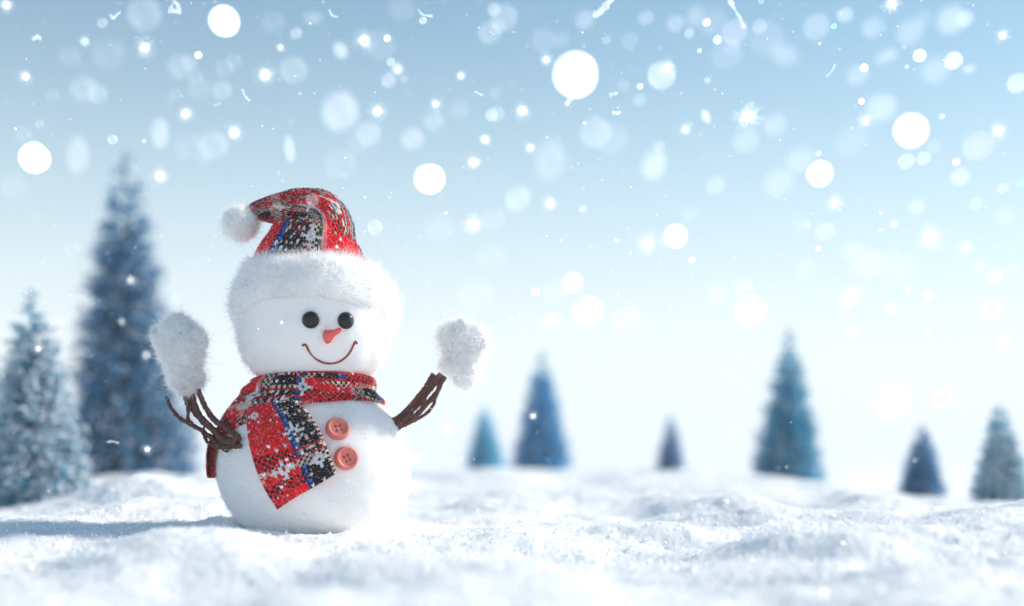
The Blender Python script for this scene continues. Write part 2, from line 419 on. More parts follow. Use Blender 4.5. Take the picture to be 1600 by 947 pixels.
# buttons: moulded rim, dished face, four sunk holes
for px, py, rot in ((527.5, 670, .2), (541, 716, .5)):
    p = on_surf(px, py, body_r, AX); nn = surf_normal(p, body_r, AX)
    a = unit(np.cross([0, 0, 1.], nn)); b = np.cross(nn, a)
    R = 17.6 * mm; nr, na = 44, 96
    rr = np.linspace(0, 1, nr)[:, None]; th = np.linspace(0, 2 * np.pi, na, endpoint=False)[None] + rot
    x = rr * np.cos(th); y = rr * np.sin(th)
    h = .0062 - .0026 / (1 + np.exp((rr - .70) * 34)) + 0 * th
    h = np.where(rr > .84, .0062 - ((rr - .84) / .16) ** 2 * .0038, h)
    for k in range(4):
        hx, hy = .27 * math.cos(k * math.pi / 2 + .8 + rot), .27 * math.sin(k * math.pi / 2 + .8 + rot)
        dd = np.hypot(x - hx, y - hy); h = h - .0045 / (1 + np.exp((dd - .115) * 60))
    v = p + (x[..., None] * a + y[..., None] * b) * R + h[..., None] * nn
    edge = p + (x[-1][:, None] * a + y[-1][:, None] * b) * R * 1.0 - nn * .004
    v = np.concatenate([v.reshape(-1, 3), edge])
    Mesh().add(v, grid_faces(nr + 1, na, True)).build('button', M_button, man)

# ---- plaid knit: a colour for every stitch
RED, DRED, BLACK, NAVY, BLUE, BEIGE, WHITE, PINK, GREEN = [np.array(c) for c in ((.70, .008, .016), (.42, .008, .015), (.012, .010, .014), (.018, .035, .16), (.07, .16, .5), (.60, .43, .36), (.80, .78, .80), (.75, .2, .22), (.02, .10, .06))]
def plaid(u, v, ou=0, ov=0, perU=36, perV=40, flakes=(), busy=0):
    """u, v in stitches; the V-shaped lean of the loops is in u."""
    iu = np.floor(u); fu = u - iu; v2 = v + np.abs(fu - .5) * 1.0
    iv = np.floor(v2); a = ((iu + ou) % perU) / perU; b = ((iv + ov) % perV) / perV
    r1 = hash01(iu, iv, iu * 0 + 1); r2 = hash01(iu, iv, iu * 0 + 2); chk = ((iu + iv) % 2)
    col = np.empty(u.shape + (3,)); col[:] = RED
    def put(mask, c): col[mask] = c
    put((a > .40) & (a < .50), NAVY); put((a > .455) & (a < .50) & (iv % 2 > 0), BLUE)
    blk = (a >= .50) & (a < .74)
    put(blk, BLACK); put(blk & (iv % 5 == 0) & (chk > 0), BEIGE); put(blk & (r1 > .95), BEIGE)
    put((a >= .74) & (a < .84) & (chk > 0), BLACK); put((a >= .74) & (a < .84) & (chk < 1), BEIGE)
    put((a >= .84) & (a < .88), GREEN)
    put((a >= .88) & (a < .93), PINK)
    hb = (b > .56) & (b < .69)
    put(hb & ((a < .40) | (a > .88)) & (chk > 0), BLACK)
    put(hb & (a > .4) & (a < .84) & (iv % 3 == 0), DRED)
    hb2 = (b >= .70) & (b < .76)
    put(hb2, BEIGE); put(hb2 & (a > .4) & (a < .84) & (chk > 0), BLACK); put(hb2 & (a < .4) & (chk > 0), RED)
    hb3 = (b >= .82) & (b < .92)
    put(hb3 & (chk > 0) & (r1 < .9), BLACK)
    put((r2 > .986), WHITE); put((a < .4) & (r2 < .08), DRED)
    if busy:                                    # patches where dark and beige yarn run through the red
        bz = (noise2(iu * .16, iv * .16, 5) > -.05) & (a < .40) & (iu > 44) | (noise2(iu * .16, iv * .16, 5) > .15) & (iv > 30) & (a < .4)
        put(bz & (chk > 0), BLACK); put(bz & (chk < 1) & (r1 < .4), BEIGE); put((a >= .5) & (a < .84) & (noise2(iu * .2, iv * .2, 8) > .2) & (chk > 0) & (r1 < .7), DRED)
    for cu, cv, R in flakes:                    # knitted snowflake motifs
        x = iu - cu; y = iv - cv; ax_, ay = np.abs(x), np.abs(y)
        star = ((ax_ < .7) & (ay <= R)) | ((ay < .7) & (ax_ <= R)) | ((np.abs(ax_ - ay) < .7) & (ax_ <= R * .6))
        put(star & (np.hypot(x, y) > .9) & (r1 > .15), WHITE * .8)
    # each stitch has its own random tone; second value is loop relief
    return col * (0.72 + 0.5 * r1[..., None]) , np.sin(np.clip(fu, 0, 1) * np.pi) * np.sin((v2 - iv) * np.pi)

def knit_sheet(mesh, pts, u, v, relief=.0012, closed=False, **kw):
    """pts (nu,nv,3) with stitch coordinates; adds knit relief and stitch colours."""
    nu, nv = pts.shape[:2]
    if closed: nxt = np.roll(pts, -1, 1); prv = np.roll(pts, 1, 1); dv = nxt - prv
    else: dv = np.gradient(pts, axis=1)
    nn = unit(np.cross(dv, np.gradient(pts, axis=0)))
    _, h = plaid(u, v, **kw)
    sgn = kw_sign(pts, nn)
    q = pts + nn * sgn * (h[..., None] * relief)
    f = grid_faces(nu, nv, closed)
    uc = (u[:-1, :-1] + u[1:, 1:]) / 2; vc = (v[:-1, :-1] + v[1:, 1:]) / 2
    if closed:
        du = u[0, 1] - u[0, 0]
        uc = np.concatenate([uc, (u[:-1, -1:] + du / 2)], 1); vc = np.concatenate([vc, (v[:-1, -1:] + v[1:, -1:]) / 2], 1)
    c, _ = plaid(uc, vc, **kw)
    mesh.add(q.reshape(-1, 3), f, 0, True, c.reshape(-1, 3))
    return q.reshape(-1, 3), f
def kw_sign(pts, nn):
    c = np.array([AX, .0, pts[..., 2].mean()])
    return 1.0 if np.sum(nn * (pts - c)) > 0 else -1.0

# ---- hat
hat_p = spline([[(486 - 800) * mm, .004, zof(432), .093], [(488 - 800) * mm, .002, zof(405), .0875], [(492 - 800) * mm, 0, zof(375), .071],
                [(495 - 800) * mm, 0, zof(354), .0575], [(488 - 800) * mm, -.002, zof(339), .047], [(470 - 800) * mm, -.008, zof(331), .0345], [(447 - 800) * mm, -.016, zof(330), .0255],
                [(420 - 800) * mm, -.022, zof(333), .018], [(402 - 800) * mm, -.026, zof(335), .012], [(393 - 800) * mm, -.028, zof(336), .006]], 240)
path, rad = hat_p[:, :3], hat_p[:, 3]
t, nn, b = frames(path, (0, 1, 0)); seg = 360
a = np.linspace(0, 2 * np.pi, seg, endpoint=False)
ring = nn[:, None] * np.cos(a)[None, :, None] + b[:, None] * np.sin(a)[None, :, None]
s = np.linspace(0, 1, len(path))[:, None]
fold = .0022 * np.exp(-((s - .47) / .06) ** 2) * np.sin(a[None] * 3 + 1) + (.003 * np.exp(-((s - .60) / .04) ** 2) - .006 * np.exp(-((s - .545) / .022) ** 2)) * np.clip(.35 + np.sin(a[None]), 0, 1)
fold = fold + .0022 * np.sin(a[None] * 2 + s * 7) * s * (1 - s) * 2
pts = path[:, None] + ring * (rad[:, None] + fold * np.clip(rad[:, None] / .05, .2, 1))[..., None]
pts = pts + ring * (.0025 * noise3((pts * 26).reshape(-1, 3), 21).reshape(len(path), seg))[..., None]
arc = np.concatenate([[0], np.cumsum(np.linalg.norm(np.diff(path, axis=0), axis=1))])
U = np.broadcast_to(np.linspace(0, 108, seg, endpoint=False)[None], (len(path), seg)); V = np.broadcast_to((arc / .0040)[:, None], U.shape)
hat_fl = [(uu, vv, 3) for uu, vv in ((55, 13), (69, 22), (49, 26), (60, 27), (57, 37), (50, 48), (24, 19), (88, 24), (94, 11), (11, 13))]
m = Mesh(); qv, qf = knit_sheet(m, pts, U, V, .0013, True, ou=-27, ov=31, busy=1, flakes=hat_fl)
p, n2 = sample_mesh(qv, qf, 7000); d = unit(n2 + rng.normal(size=p.shape) * 1.0)
d = np.where((np.einsum('ij,ij->i', d, p - np.array([path[np.argmin(np.abs(path[:, 2] - 0))][0], 0, zof(360)])) < 0)[:, None], -d, d)
fv, ff = fibres(p, d, .0034 * (.4 + rng.random(len(p))), .00035, .6); m.add(fv, ff, 1)
p = p[:380]; fr = rng.gamma(2, .0003, 380) + .0003
m.add((p[:, None] + ov[None] * fr[:, None, None]).reshape(-1, 3), (np.arange(380)[:, None, None] * 6 + of[None]).reshape(-1, 3), 2, False)
hat = m.build('hat', [M_yarn, M_fuzz, M_grain], man)

# fur trim: a lumpy band that sits high on the brow and low behind the head
na, nb = 200, 60
ph = np.linspace(0, 2 * np.pi, na, endpoint=False); tb = np.linspace(0, 2 * np.pi, nb, endpoint=False)
front = (1 + np.cos(ph)) / 2
cr = .0905 + .006 * (1 - front); vr = .036 + .012 * np.sin(ph) ** 2; rr_ = .030 + .003 * np.sin(ph) ** 2
cz = zof(466 - 19 * np.cos(ph))
rx = cr[:, None] + rr_[:, None] * np.cos(tb)[None]; zz = cz[:, None] + vr[:, None] * np.sin(tb)[None]
rx = rx - .012 * np.sin(tb)[None] * front[:, None]
fx = (489 - 800) * mm
tv = np.stack([fx + rx * np.sin(ph)[:, None], -rx * np.cos(ph)[:, None], zz], -1).reshape(-1, 3)
cen = np.stack([fx + cr * np.sin(ph), -cr * np.cos(ph), cz], -1)
nrm_ = unit(tv - np.repeat(cen, nb, 0))
tv = tv + nrm_ * (.006 * noise3(tv * 18, 31) + .004 * noise3(tv * 45, 32) + .0016 * noise3(tv * 120, 33))[:, None]
i = np.arange(na)[:, None]; j = np.arange(nb)[None]
tf = np.stack([i * nb + j, ((i + 1) % na) * nb + j, ((i + 1) % na) * nb + (j + 1) % nb, i * nb + (j + 1) % nb], -1).reshape(-1, 4)
m = Mesh(); m.add(tv, tf, 0)
p, n2 = sample_mesh(tv, tf, 70000)
ang = np.arctan2(p[:, 0] - fx, -p[:, 1]); c2 = np.stack([fx + np.interp(ang % (2 * np.pi), ph, cr) * np.sin(ang), -np.interp(ang % (2 * np.pi), ph, cr) * np.cos(ang), np.interp(ang % (2 * np.pi), ph, cz)], -1)
n2 = np.where((np.einsum('ij,ij->i', n2, p - c2) < 0)[:, None], -n2, n2)
flow = np.stack([noise3(p * 35, 41 + k) for k in range(3)], 1)
d = unit(n2 * .9 + flow * .9 + rng.normal(size=p.shape) * .35 + np.array([0, 0, .1]))
fv, ff = fibres(p - n2 * .001, d, .0105 * (.4 + rng.gamma(2, .3, len(p))), .00042, .6); m.add(fv, ff, 1)
m.build('fur_trim', [M_cotton, M_fuzz], hat)

def fluff(name, blobs, parent, nf, ln, lump=.004, sub=4, spread=.45, seed=0, tufts=0):
    m = Mesh(); sv, sf = ICO[sub]
    g = np.random.default_rng(seed); blobs = list(blobs)
    for c, rad in list(blobs)[:len(blobs) if tufts else 0]:      # small pulled-out tufts of cotton
        for q in range(int(tufts * np.prod(rad) ** (1 / 3) / .03)):
            u = unit(g.normal(size=3)); rr = g.uniform(.45, .65) * np.prod(rad) ** (1 / 3)
            blobs.append((np.array(c) + u * np.array(rad) * g.uniform(.48, .68), rr * g.uniform(.75, 1.3, 3)))
    tot = sum(np.prod(rad) ** (2 / 3) for _, rad in blobs)
    for k, (c, rad) in enumerate(blobs):
        v = np.array(c) + sv * np.array(rad)
        v = v + sv * (lump * 1.1 * noise3(v * 15, seed + k + 30) + lump * noise3(v * 28, seed + k) + lump * .5 * noise3(v * 75, seed + k + 9))[:, None]
        m.add(v, sf, 0)
        p, n2 = sample_mesh(v, sf, int(nf * np.prod(rad) ** (2 / 3) / tot))
        n2 = np.where((np.einsum('ij,ij->i', n2, p - np.array(c)) < 0)[:, None], -n2, n2)
        flow = np.stack([noise3(p * 40, seed + 50 + q) for q in range(3)], 1)
        d = unit(n2 + flow * .7 + rng.normal(size=p.shape) * spread)
        fv, ff = fibres(p - n2 * .001, d, ln * (.35 + rng.gamma(2, .32, len(p))) * np.where(rng.random(len(p)) < .06, 2.1, 1), .0004, .9); m.add(fv, ff, 1)
    return m.build(name, [M_cotton, M_fuzz], parent)
fluff('pompom', [(P(376, 349, D - .03), (.0245, .0245, .0245))], hat, 9000, .0075, .001, seed=70)

# ---- scarf
def scarf_wrap(mesh, top, bot, rmin, thick, ou, ov, nv_=46, flakes=(), bulge=.008, seed=0, shoulder=0.0):
    na = 420; th = np.linspace(0, 2 * np.pi, na, endpoint=False)   # 0 = right, counted so that 90 deg faces the camera
    keys = np.radians([0, 45, 75, 100, 125, 150, 180, 225, 290, 360])
    zt = np.interp(th, keys, [zof(q) for q in top]); zb = np.interp(th, keys, [zof(q) for q in bot])
    k = np.ones(21) / 21
    sm = lambda q: np.convolve(np.concatenate([q[-10:], q, q[:10]]), k, 'valid')
    zt, zb = sm(zt), sm(zb)
    vv = np.linspace(0, 1, nv_)[:, None]
    z = zt[None] + (zb - zt)[None] * vv
    r = np.maximum(rmin, body_r(z)) + thick + bulge * np.sin(np.pi * vv) ** .6
    k2 = np.ones(7) / 7
    r = np.apply_along_axis(lambda q: np.convolve(np.pad(q, 3, mode='edge'), k2, 'valid'), 0, r)
    r = r + shoulder * np.clip(-np.cos(th - .15), 0, 1)[None] ** 1.5 * np.clip(1.15 - vv, 0, 1) * np.clip(vv * 6, .45, 1)
    r = r - .006 * (vv < .02) - .006 * (vv > .98)
    pts = np.stack([AX + .003 + r * np.cos(th)[None], -r * np.sin(th)[None], z], -1)
    pr = pts.reshape(-1, 3); rad_ = unit(np.stack([pr[:, 0] - AX, pr[:, 1], pr[:, 2] * 0], 1))
    pts = (pr + rad_ * (.0028 * noise3(pr * np.array([16, 16, 45]), seed) )[:, None]).reshape(pts.shape)
    U = np.broadcast_to(np.linspace(0, 144, na, endpoint=False)[None], z.shape); V = (vv * (zt - zb)[None] / .0040)
    return knit_sheet(mesh, pts, U, V, .0012, True, ou=ou, ov=ov, flakes=flakes)
def yarn_fuzz(mesh, qv, qf, n):
    p, n2 = sample_mesh(qv, qf, n); d = unit(rng.normal(size=p.shape) + unit(p - np.array([AX, .05, zof(690)])) * .8)
    fv, ff = fibres(p, d, .0032 * (.4 + rng.random(len(p))), .00034, .7); mesh.add(fv, ff, 1)
    p, n2 = sample_mesh(qv, qf, n // 22); n2 = unit(p - np.array([AX, .05, zof(690)])); fr = rng.gamma(2, .0003, len(p)) + .0003
    mesh.add(((p + n2 * .001)[:, None] + ov[None] * fr[:, None, None]).reshape(-1, 3), (np.arange(len(p))[:, None, None] * 6 + of[None]).reshape(-1, 3), 2, False)
m = Mesh()
#            right  ..................  front ................  left ....... back
qv, qf = scarf_wrap(m, [590, 588, 588, 588, 590, 592, 592, 592, 590, 590], [620, 622, 625, 628, 630, 634, 640, 640, 625, 620], .085, .002, 30, 24, bulge=.006, seed=81)
yarn_fuzz(m, qv, qf, 2500)
scarf = m.build('scarf', [M_yarn, M_fuzz, M_grain], man)
m = Mesh()
qv, qf = scarf_wrap(m, [612, 601, 594, 590, 590, 592, 596, 600, 612, 612], [628, 630, 634, 642, 661, 680, 700, 675, 640, 628], .085, .004, 14, 17, bulge=.006, flakes=[(37, 5, 3), (55, 8, 3)], seed=83, shoulder=.024)
yarn_fuzz(m, qv, qf, 3500)
m.build('scarf_wrap', [M_yarn, M_fuzz, M_grain], scarf)
# hanging front end
ns, nt_ = 130, 90
L = spline([(390, 644), (391, 668), (398, 706), (414, 752), (437, 791)], ns); R_ = spline([(462, 634), (480, 648), (499, 678), (512, 708), (524, 739)], ns)
tt = np.linspace(0, 1, nt_); px = L[:, None, 0] + (R_ - L)[:, None, 0] * tt; py = L[:, None, 1] + (R_ - L)[:, None, 1] * tt
pts = np.zeros((ns, nt_, 3))
for i in range(ns):
    for j in range(nt_):
        off = .008 + .004 * math.sin(tt[j] * 7 + i * .02) * (i / ns) + .006 * math.exp(-(i / 16) ** 2) * math.sin(tt[j] * math.pi) + .004 * math.exp(-((tt[j] - .93) / .08) ** 2)
        # straight to the surface of revolution along the view direction
        y = -.1
        for _ in range(14):
            dd = 1 + y / D; x, z = (px[i, j] - 800) * mm * dd, EYE + (zof(py[i, j]) - EYE) * dd
            y = .5 * y - .5 * math.sqrt(max(float(body_r(np.array(z))) ** 2 - (x - AX) ** 2, 1e-5))
        nn = surf_normal(np.array([x, y, z]), body_r, AX)
        pts[i, j] = np.array([x, y, z]) + nn * off
U = np.broadcast_to((tt * 22)[None], (ns, nt_)); V = np.broadcast_to(np.linspace(0, 40, ns)[:, None], (ns, nt_))
m = Mesh(); qv, qf = knit_sheet(m, pts, U, V, .0013, ou=0, ov=0, perU=28, perV=40, flakes=[(3, 6, 2), (7, 29, 3), (14, 17, 4), (18, 31, 3)])
yarn_fuzz(m, qv, qf, 2200)
back = pts + (np.array([AX, .02, zof(716)]) - pts) * .03
bf = grid_faces(ns, nt_); m.add(back.reshape(-1, 3), bf, 0, True, np.tile(RED, (len(bf), 1)))
e = np.concatenate([pts[0], pts[:, -1], pts[::-1][0:0].reshape(0, 3), pts[-1][::-1], pts[::-1, 0]]); e2 = np.concatenate([back[0], back[:, -1], back[-1][::-1], back[::-1, 0]])
ev = np.stack([e, e2]).reshape(-1, 3); ef = grid_faces(2, len(e)); m.add(ev, ef, 0, True, np.tile(DRED, (len(ef), 1)))
m.build('scarf_end', [M_yarn, M_fuzz, M_grain], scarf)
# the other end, hanging behind the left arm
ns, nt_ = 80, 40
th = np.radians(np.linspace(160, 204, nt_)); zz = np.linspace(zof(640), zof(747), ns)
off = np.interp(np.arange(ns), [0, 40, ns - 1], [.012, .018, .015]) 
rb = body_r(zz) + off
pts = np.stack([AX + rb[:, None] * np.cos(th), -rb[:, None] * np.sin(th), np.broadcast_to(zz[:, None], (ns, nt_))], -1)
m = Mesh(); U = np.broadcast_to(np.linspace(0, 27, nt_)[None], (ns, nt_)); V = np.broadcast_to(np.linspace(0, 36, ns)[:, None], (ns, nt_))
qv, qf = knit_sheet(m, pts, U, V, .0012, ou=0, ov=2)
back = pts + (np.array([AX, 0, zof(716)]) - pts) * .03
m.add(back.reshape(-1, 3), grid_faces(ns, nt_), 0, True, np.tile(RED, ((ns - 1) * (nt_ - 1), 1)))
yarn_fuzz(m, qv, qf, 900)
m.build('scarf_end', [M_yarn, M_fuzz, M_grain], scarf)

# ---- twig arms with cotton mittens
def arm(name, twigs, loc, push=0.0):
    o = bpy.data.objects.new(name, None); C.objects.link(o); o.parent = man; o.location = np.array(loc) - base; o.empty_display_size = .02
    for k, (pl, r0, r1) in enumerate(twigs):
        pp = spline([P(x, y, D + dy - max(0, x - 312) / 64 * push) for x, y, dy in pl], 90); r0 *= 1.2; r1 *= 1.2
        pp = pp + np.stack([noise3(pp * 55, k * 7 + q) for q in range(3)], 1) * .0011
        m = Mesh(); add_all(m, tube(pp, np.linspace(r0, r1, len(pp)) * mm, 12, True, .0012, 300, k))
        # frost caught on the bark
        i = rng.integers(0, len(pp), 26); c = pp[i] + unit(rng.normal(size=(26, 3)) + [0, 0, .6]) * (np.interp(i, [0, 89], [r0, r1]) * mm)[:, None]
        fr = rng.uniform(.0003, .0009, 26)
        m.add((c[:, None] + ov[None] * fr[:, None, None]).reshape(-1, 3), (np.arange(26)[:, None, None] * 6 + of[None]).reshape(-1, 3), 1, False)
        m.build('twig', [M_twig, M_grain], o)
    return o
b0 = (372, 688)
left = arm('arm', [
    ([(374, 684, -.05), (352, 668, -.055), (334, 655, -.05), (322, 638, -.045), (314, 620, -.04), (308, 606, -.04)], 3.6, 3.4),
    ([(374, 692, -.055), (350, 688, -.06), (334, 672, -.06), (318, 656, -.052), (306, 636, -.045), (299, 612, -.04)], 4.2, 3.2),
    ([(370, 696, -.05), (346, 697, -.055), (322, 678, -.055), (300, 664, -.05), (282, 654, -.045), (268, 638, -.04), (260, 620, -.035)], 3.6, 2.2),
    ([(372, 690, -.045), (346, 682, -.05), (322, 664, -.04), (303, 644, -.04), (297, 628, -.035), (294, 606, -.035)], 3.4, 2.6),
    ([(362, 698, -.058), (342, 700, -.062), (326, 692, -.062), (318, 678, -.06), (319, 664, -.06), (311, 648, -.055)], 2.2, 1.6),
    ([(300, 662, -.05), (293, 655, -.045), (294, 640, -.045), (290, 626, -.04), (289, 610, -.04)], 2.4, 2.4),
    ([(360, 700, -.06), (354, 706, -.062), (346, 702, -.062), (334, 690, -.06), (324, 678, -.058)], 1.2, 1.0),
    ([(376, 684, -.06), (366, 688, -.068), (368, 698, -.066), (377, 696, -.06)], 3.4, 3.0)], P(372, 690, D - .05), .055)
fluff('mitten', [(P(284, 548, D - .04), (.034, .031, .054)), (P(290, 592, D - .04), (.026, .025, .027)), (P(269, 520, D - .035), (.018, .02, .024)), (P(297, 560, D - .045), (.022, .02, .03))], left, 48000, .0095, .007, sub=4, spread=1.0, seed=100, tufts=6)
right = arm('arm', [
    ([(614, 660, -.02), (634, 648, -.022), (652, 628, -.022), (670, 608, -.02), (690, 584, -.02)], 5.2, 4.4),
    ([(622, 668, -.022), (644, 655, -.026), (664, 634, -.026), (682, 612, -.022), (696, 588, -.02)], 3.6, 3.2),
    ([(624, 665, -.02), (650, 656, -.018), (672, 640, -.016), (682, 618, -.014), (692, 592, -.015)], 2.2, 2.0),
    ([(618, 656, -.016), (640, 636, -.016), (656, 618, -.016), (668, 600, -.014), (678, 584, -.015)], 3.2, 3.4),
    ([(636, 652, -.028), (652, 648, -.03), (660, 634, -.03), (666, 620, -.028)], 3.0, 2.2),
    ([(612, 664, -.024), (626, 660, -.03), (638, 650, -.03), (656, 630, -.028), (676, 606, -.025)], 3.0, 2.4)], P(618, 662, D - .02))
fluff('mitten', [(P(726, 537, D - .02), (.035, .032, .033)), (P(705, 573, D - .02), (.023, .021, .015)), (P(728, 584, D - .015), (.014, .014, .020)), (P(720, 562, D - .018), (.022, .02, .02)), (P(704, 523, D - .02), (.019, .019, .018))], right, 44000, .0095, .007, sub=4, spread=1.0, seed=140, tufts=5)

# ---------------------------------------------------------------- bottle-brush trees
def tree_mats(i, dark, light):
    return (pbr('bristle_%d' % i, sat(dark), .6, .3, var=.6, vscale=18, transl=.35), M_frost, M_trunk)
M_frost = pbr('frost', (.86, .90, .95), .4, .4, transl=.35)
M_trunk = pbr('tree_wire', (.06, .045, .04), .7, .3, bump=.4, bscale=200)
def sat(c, k=2.1): return tuple(min(.8, v * k) for v in c)
def tree(tip, basep, halfw, d, label, col, frost=1.0, nb=7000, seed=0, frost_sun=1.0, fs=1.0):
    """tip and basep: photograph rows; the tree stands on the snow at distance d."""
    g = np.random.default_rng(seed)
    b = P(basep[0], basep[1], d); gz = float(ground(b[0], b[1], False)); b[2] = gz - .004
    top = P(tip[0], tip[1], d); H = (top[2] - b[2]) * 1.045; R = halfw * mm * d / D
    o = thing('pine_tree', b, label, 'tree', 'frosted trees on the snow')
    lean = (top[0] - b[0]) / H
    # trunk
    tz = np.linspace(0, H * .97, 24); pp = np.stack([b[0] + lean * tz, b[1] + 0 * tz, b[2] + tz], 1)
    m = Mesh(); add_all(m, tube(pp, np.linspace(R * .07, R * .012, 24), 10, True, R * .006, 60, seed)); m.build('trunk', M_trunk, o)
    # crown: tiers of limbs, each carrying needle blades
    nl = 900
    s = 1 - np.sqrt(g.random(nl)); s = .015 + s * .97; s = np.sort(s)
    ph = g.random(nl) * 2 * np.pi + s * 40
    prof = lambda q: np.clip((1 - q) ** .68 * (1 + .03 * np.sin(q * 46 + seed)) + .012, 0, 2) * (1 - .25 * np.exp(-(q / .03) ** 2))
    Ll = R * prof(s) * (.84 + .20 * g.random(nl)) * (1 + .06 * np.sin(ph * 2 + seed))
    d0 = np.stack([np.cos(ph), np.sin(ph), np.full(nl, .12) + .5 * s], 1)
    root = np.stack([b[0] + lean * s * H, b[1] + 0 * s, b[2] + s * H], 1)
    k = g.choice(nl, nb, p=(Ll ** .95) / np.sum(Ll ** .95)); q = np.where(g.random(nb) < .80, .80 * g.random(nb) ** .55, .74 + .42 * g.random(nb) ** 1.5)
    pos = root[k] + d0[k] * (Ll[k] * q)[:, None]; pos[:, 2] -= (q ** 2) * Ll[k] * .22
    dirs = unit(d0[k] * .9 + g.normal(size=(nb, 3)) * .75 + [0, 0, .1])
    ln = R * (.13 + .14 * g.random(nb)) * (.22 + .78 * prof(s[k])) * np.where(q > .8, 1.15, 1)
    side = unit(np.cross(dirs, g.normal(size=(nb, 3)))); wd = (ln * np.where(q > .8, .085, .2))[:, None]
    tipv = pos + dirs * ln[:, None]
    v = np.stack([pos - side * wd, pos + side * wd, tipv], 1).reshape(-1, 3)
    m = Mesh(); fl = g.random(nb) < np.clip((q - .70) / .3, 0, 1) ** .8 * .8      # flocked needle ends
    tri = np.arange(nb * 3).reshape(-1, 3); m.add(v, tri[~fl], 0, False); m.n = 0; m.f.append((tri[fl], 1, False, None)); m.n = nb * 3
    # limbs
    lv = []; lf = []
    wv = (R * .012)
    sd_ = unit(np.cross(d0, [0, 0, 1.])); end = root + d0 * (Ll * .9)[:, None]; end[:, 2] -= Ll * .17
    m.add(np.stack([root - sd_ * wv, root + sd_ * wv, end], 1).reshape(-1, 3), np.arange(nl * 3).reshape(-1, 3), 0, False)
    crown = m.build('crown', [tree_mats(seed, col, None)[0], pbr('flocked_%d' % seed, tuple(.04 + 1.6 * c for c in col), .6, .2, transl=.4)], o)
    # frost clinging to needle tips, thickest on outer ends; extra at treetops imitates haze
    nf = int(nb * .34 * frost)
    wgt = np.minimum(q, 1.05) ** 6 * (1 + frost_sun * np.clip(dirs[:, 0] * .8 + dirs[:, 1] * .3 + .2, 0, 2)) * (1 + 5 * s[k] ** 2) * np.clip(noise3(pos * 14 / max(R, .05) * .3, seed) + .75, .05, 2)
    kk = g.choice(nb, min(nf, nb - 1), replace=False, p=wgt / wgt.sum())
    c = pos[kk] + dirs[kk] * (ln[kk] * .75)[:, None] + [0, 0, R * .01]; fr = fs * R * (.010 + .026 * g.random(len(kk)) ** 2) * (.5 + .5 * prof(s[k][kk]))
    # bigger frost lumps, added to stand in for out-of-focus glints
    nl2 = 70; k2 = g.choice(np.flatnonzero(q > .62), nl2); c = np.concatenate([c, pos[k2]]); fr = np.concatenate([fr, np.minimum(R * .055, .0042) * (.4 + .8 * g.random(nl2))]); kk = np.concatenate([kk, k2])
    jv = ov[None] * (.6 + .8 * g.random((len(kk), 6, 1)))
    m = Mesh(); m.add((c[:, None] + jv * fr[:, None, None]).reshape(-1, 3), (np.arange(len(kk))[:, None, None] * 6 + of[None]).reshape(-1, 3), 0, True)
    tag(m.build('frost', M_frost, crown), kind='stuff')
    return o
NAVYC = (.003, .115, .22); TEAL = (.015, .085, .125); BLUEC = (.02, .085, .19); VIO = (.05, .055, .14)
tree((194, 243), (203, 728), 93, 4.3, 'tallest dark blue tree, standing behind the snowman\'s raised left-hand mitten', NAVYC, .6, 26000, 1, 2.5)
tree((48, 455), (58, 792), 76, 3.0, 'thickly frosted teal tree at the left edge in front of the tallest tree', (.006, .19, .27), 1.5, 22000, 2, 1.0, 1.8)
tree((757, 632), (759, 727), 31, 5.4, 'small pale cyan tree on the ridge just right of the snowman', (.05, .30, .42), .6, 9000, 3)  # light bristle colour partly stands in for haze
tree((847, 548), (846, 740), 46, 5.0, 'medium hazy blue tree on the ridge right of the small cyan tree', (.008, .20, .34), .5, 14000, 4, 1.5)
tree((1048, 646), (1048, 730), 25, 5.5, 'smallest grey blue tree alone in the middle of the ridge', (.03, .14, .26), .5, 8000, 5)
tree((1232, 514), (1231, 751), 54, 4.6, 'tallest tree of the right half, deep teal blue with pale edges', (.002, .20, .30), .5, 18000, 6)
tree((1441, 660), (1441, 779), 36, 3.9, 'squat slate blue tree between the tall teal tree and the right edge tree', (.012, .14, .26), .45, 10000, 7)
tree((1561, 630), (1566, 786), 42, 3.2, 'speckled green blue frosted tree cut by the right edge', (.003, .24, .31), 2.0, 14000, 8, 1.0, 1.8)

# ---------------------------------------------------------------- falling snow
A_ALL = {}
def fmat(alpha, tint):
    key = (round(alpha, 1) if alpha < 1 else 1, tint)
    if key not in A_ALL:
        col = {'w': (.95, .96, .97), 'pink': (.95, .74, .74), 'mint': (.72, .95, .92), 'lilac': (.80, .76, .86), 'cyan': (.5, .92, .95)}[tint]
        # front and back walls of a pellet each take part of the cover
        A_ALL[key] = flake_mat('flake_%s_%d' % (tint, int(key[0] * 10)), 1 if key[0] >= 1 else 1 - math.sqrt(1 - max(.05, key[0] * .75)), col)
    return A_ALL[key]
def region(px, py):
    v = 'at top edge' if py < 70 else 'in upper sky' if py < 190 else 'in middle sky' if py < 330 else 'in lower sky'
    h = ('over front left tree' if px < 120 else 'over tallest left tree' if px < 330 else 'over plaid hat' if px < 600 else 'over right mitten' if px < 780
         else 'over medium ridge tree' if px < 980 else 'over smallest ridge tree' if px < 1150 else 'over tall teal tree' if px < 1340 else 'over squat slate tree' if px < 1500 else 'near right edge')
    return v + ' ' + h
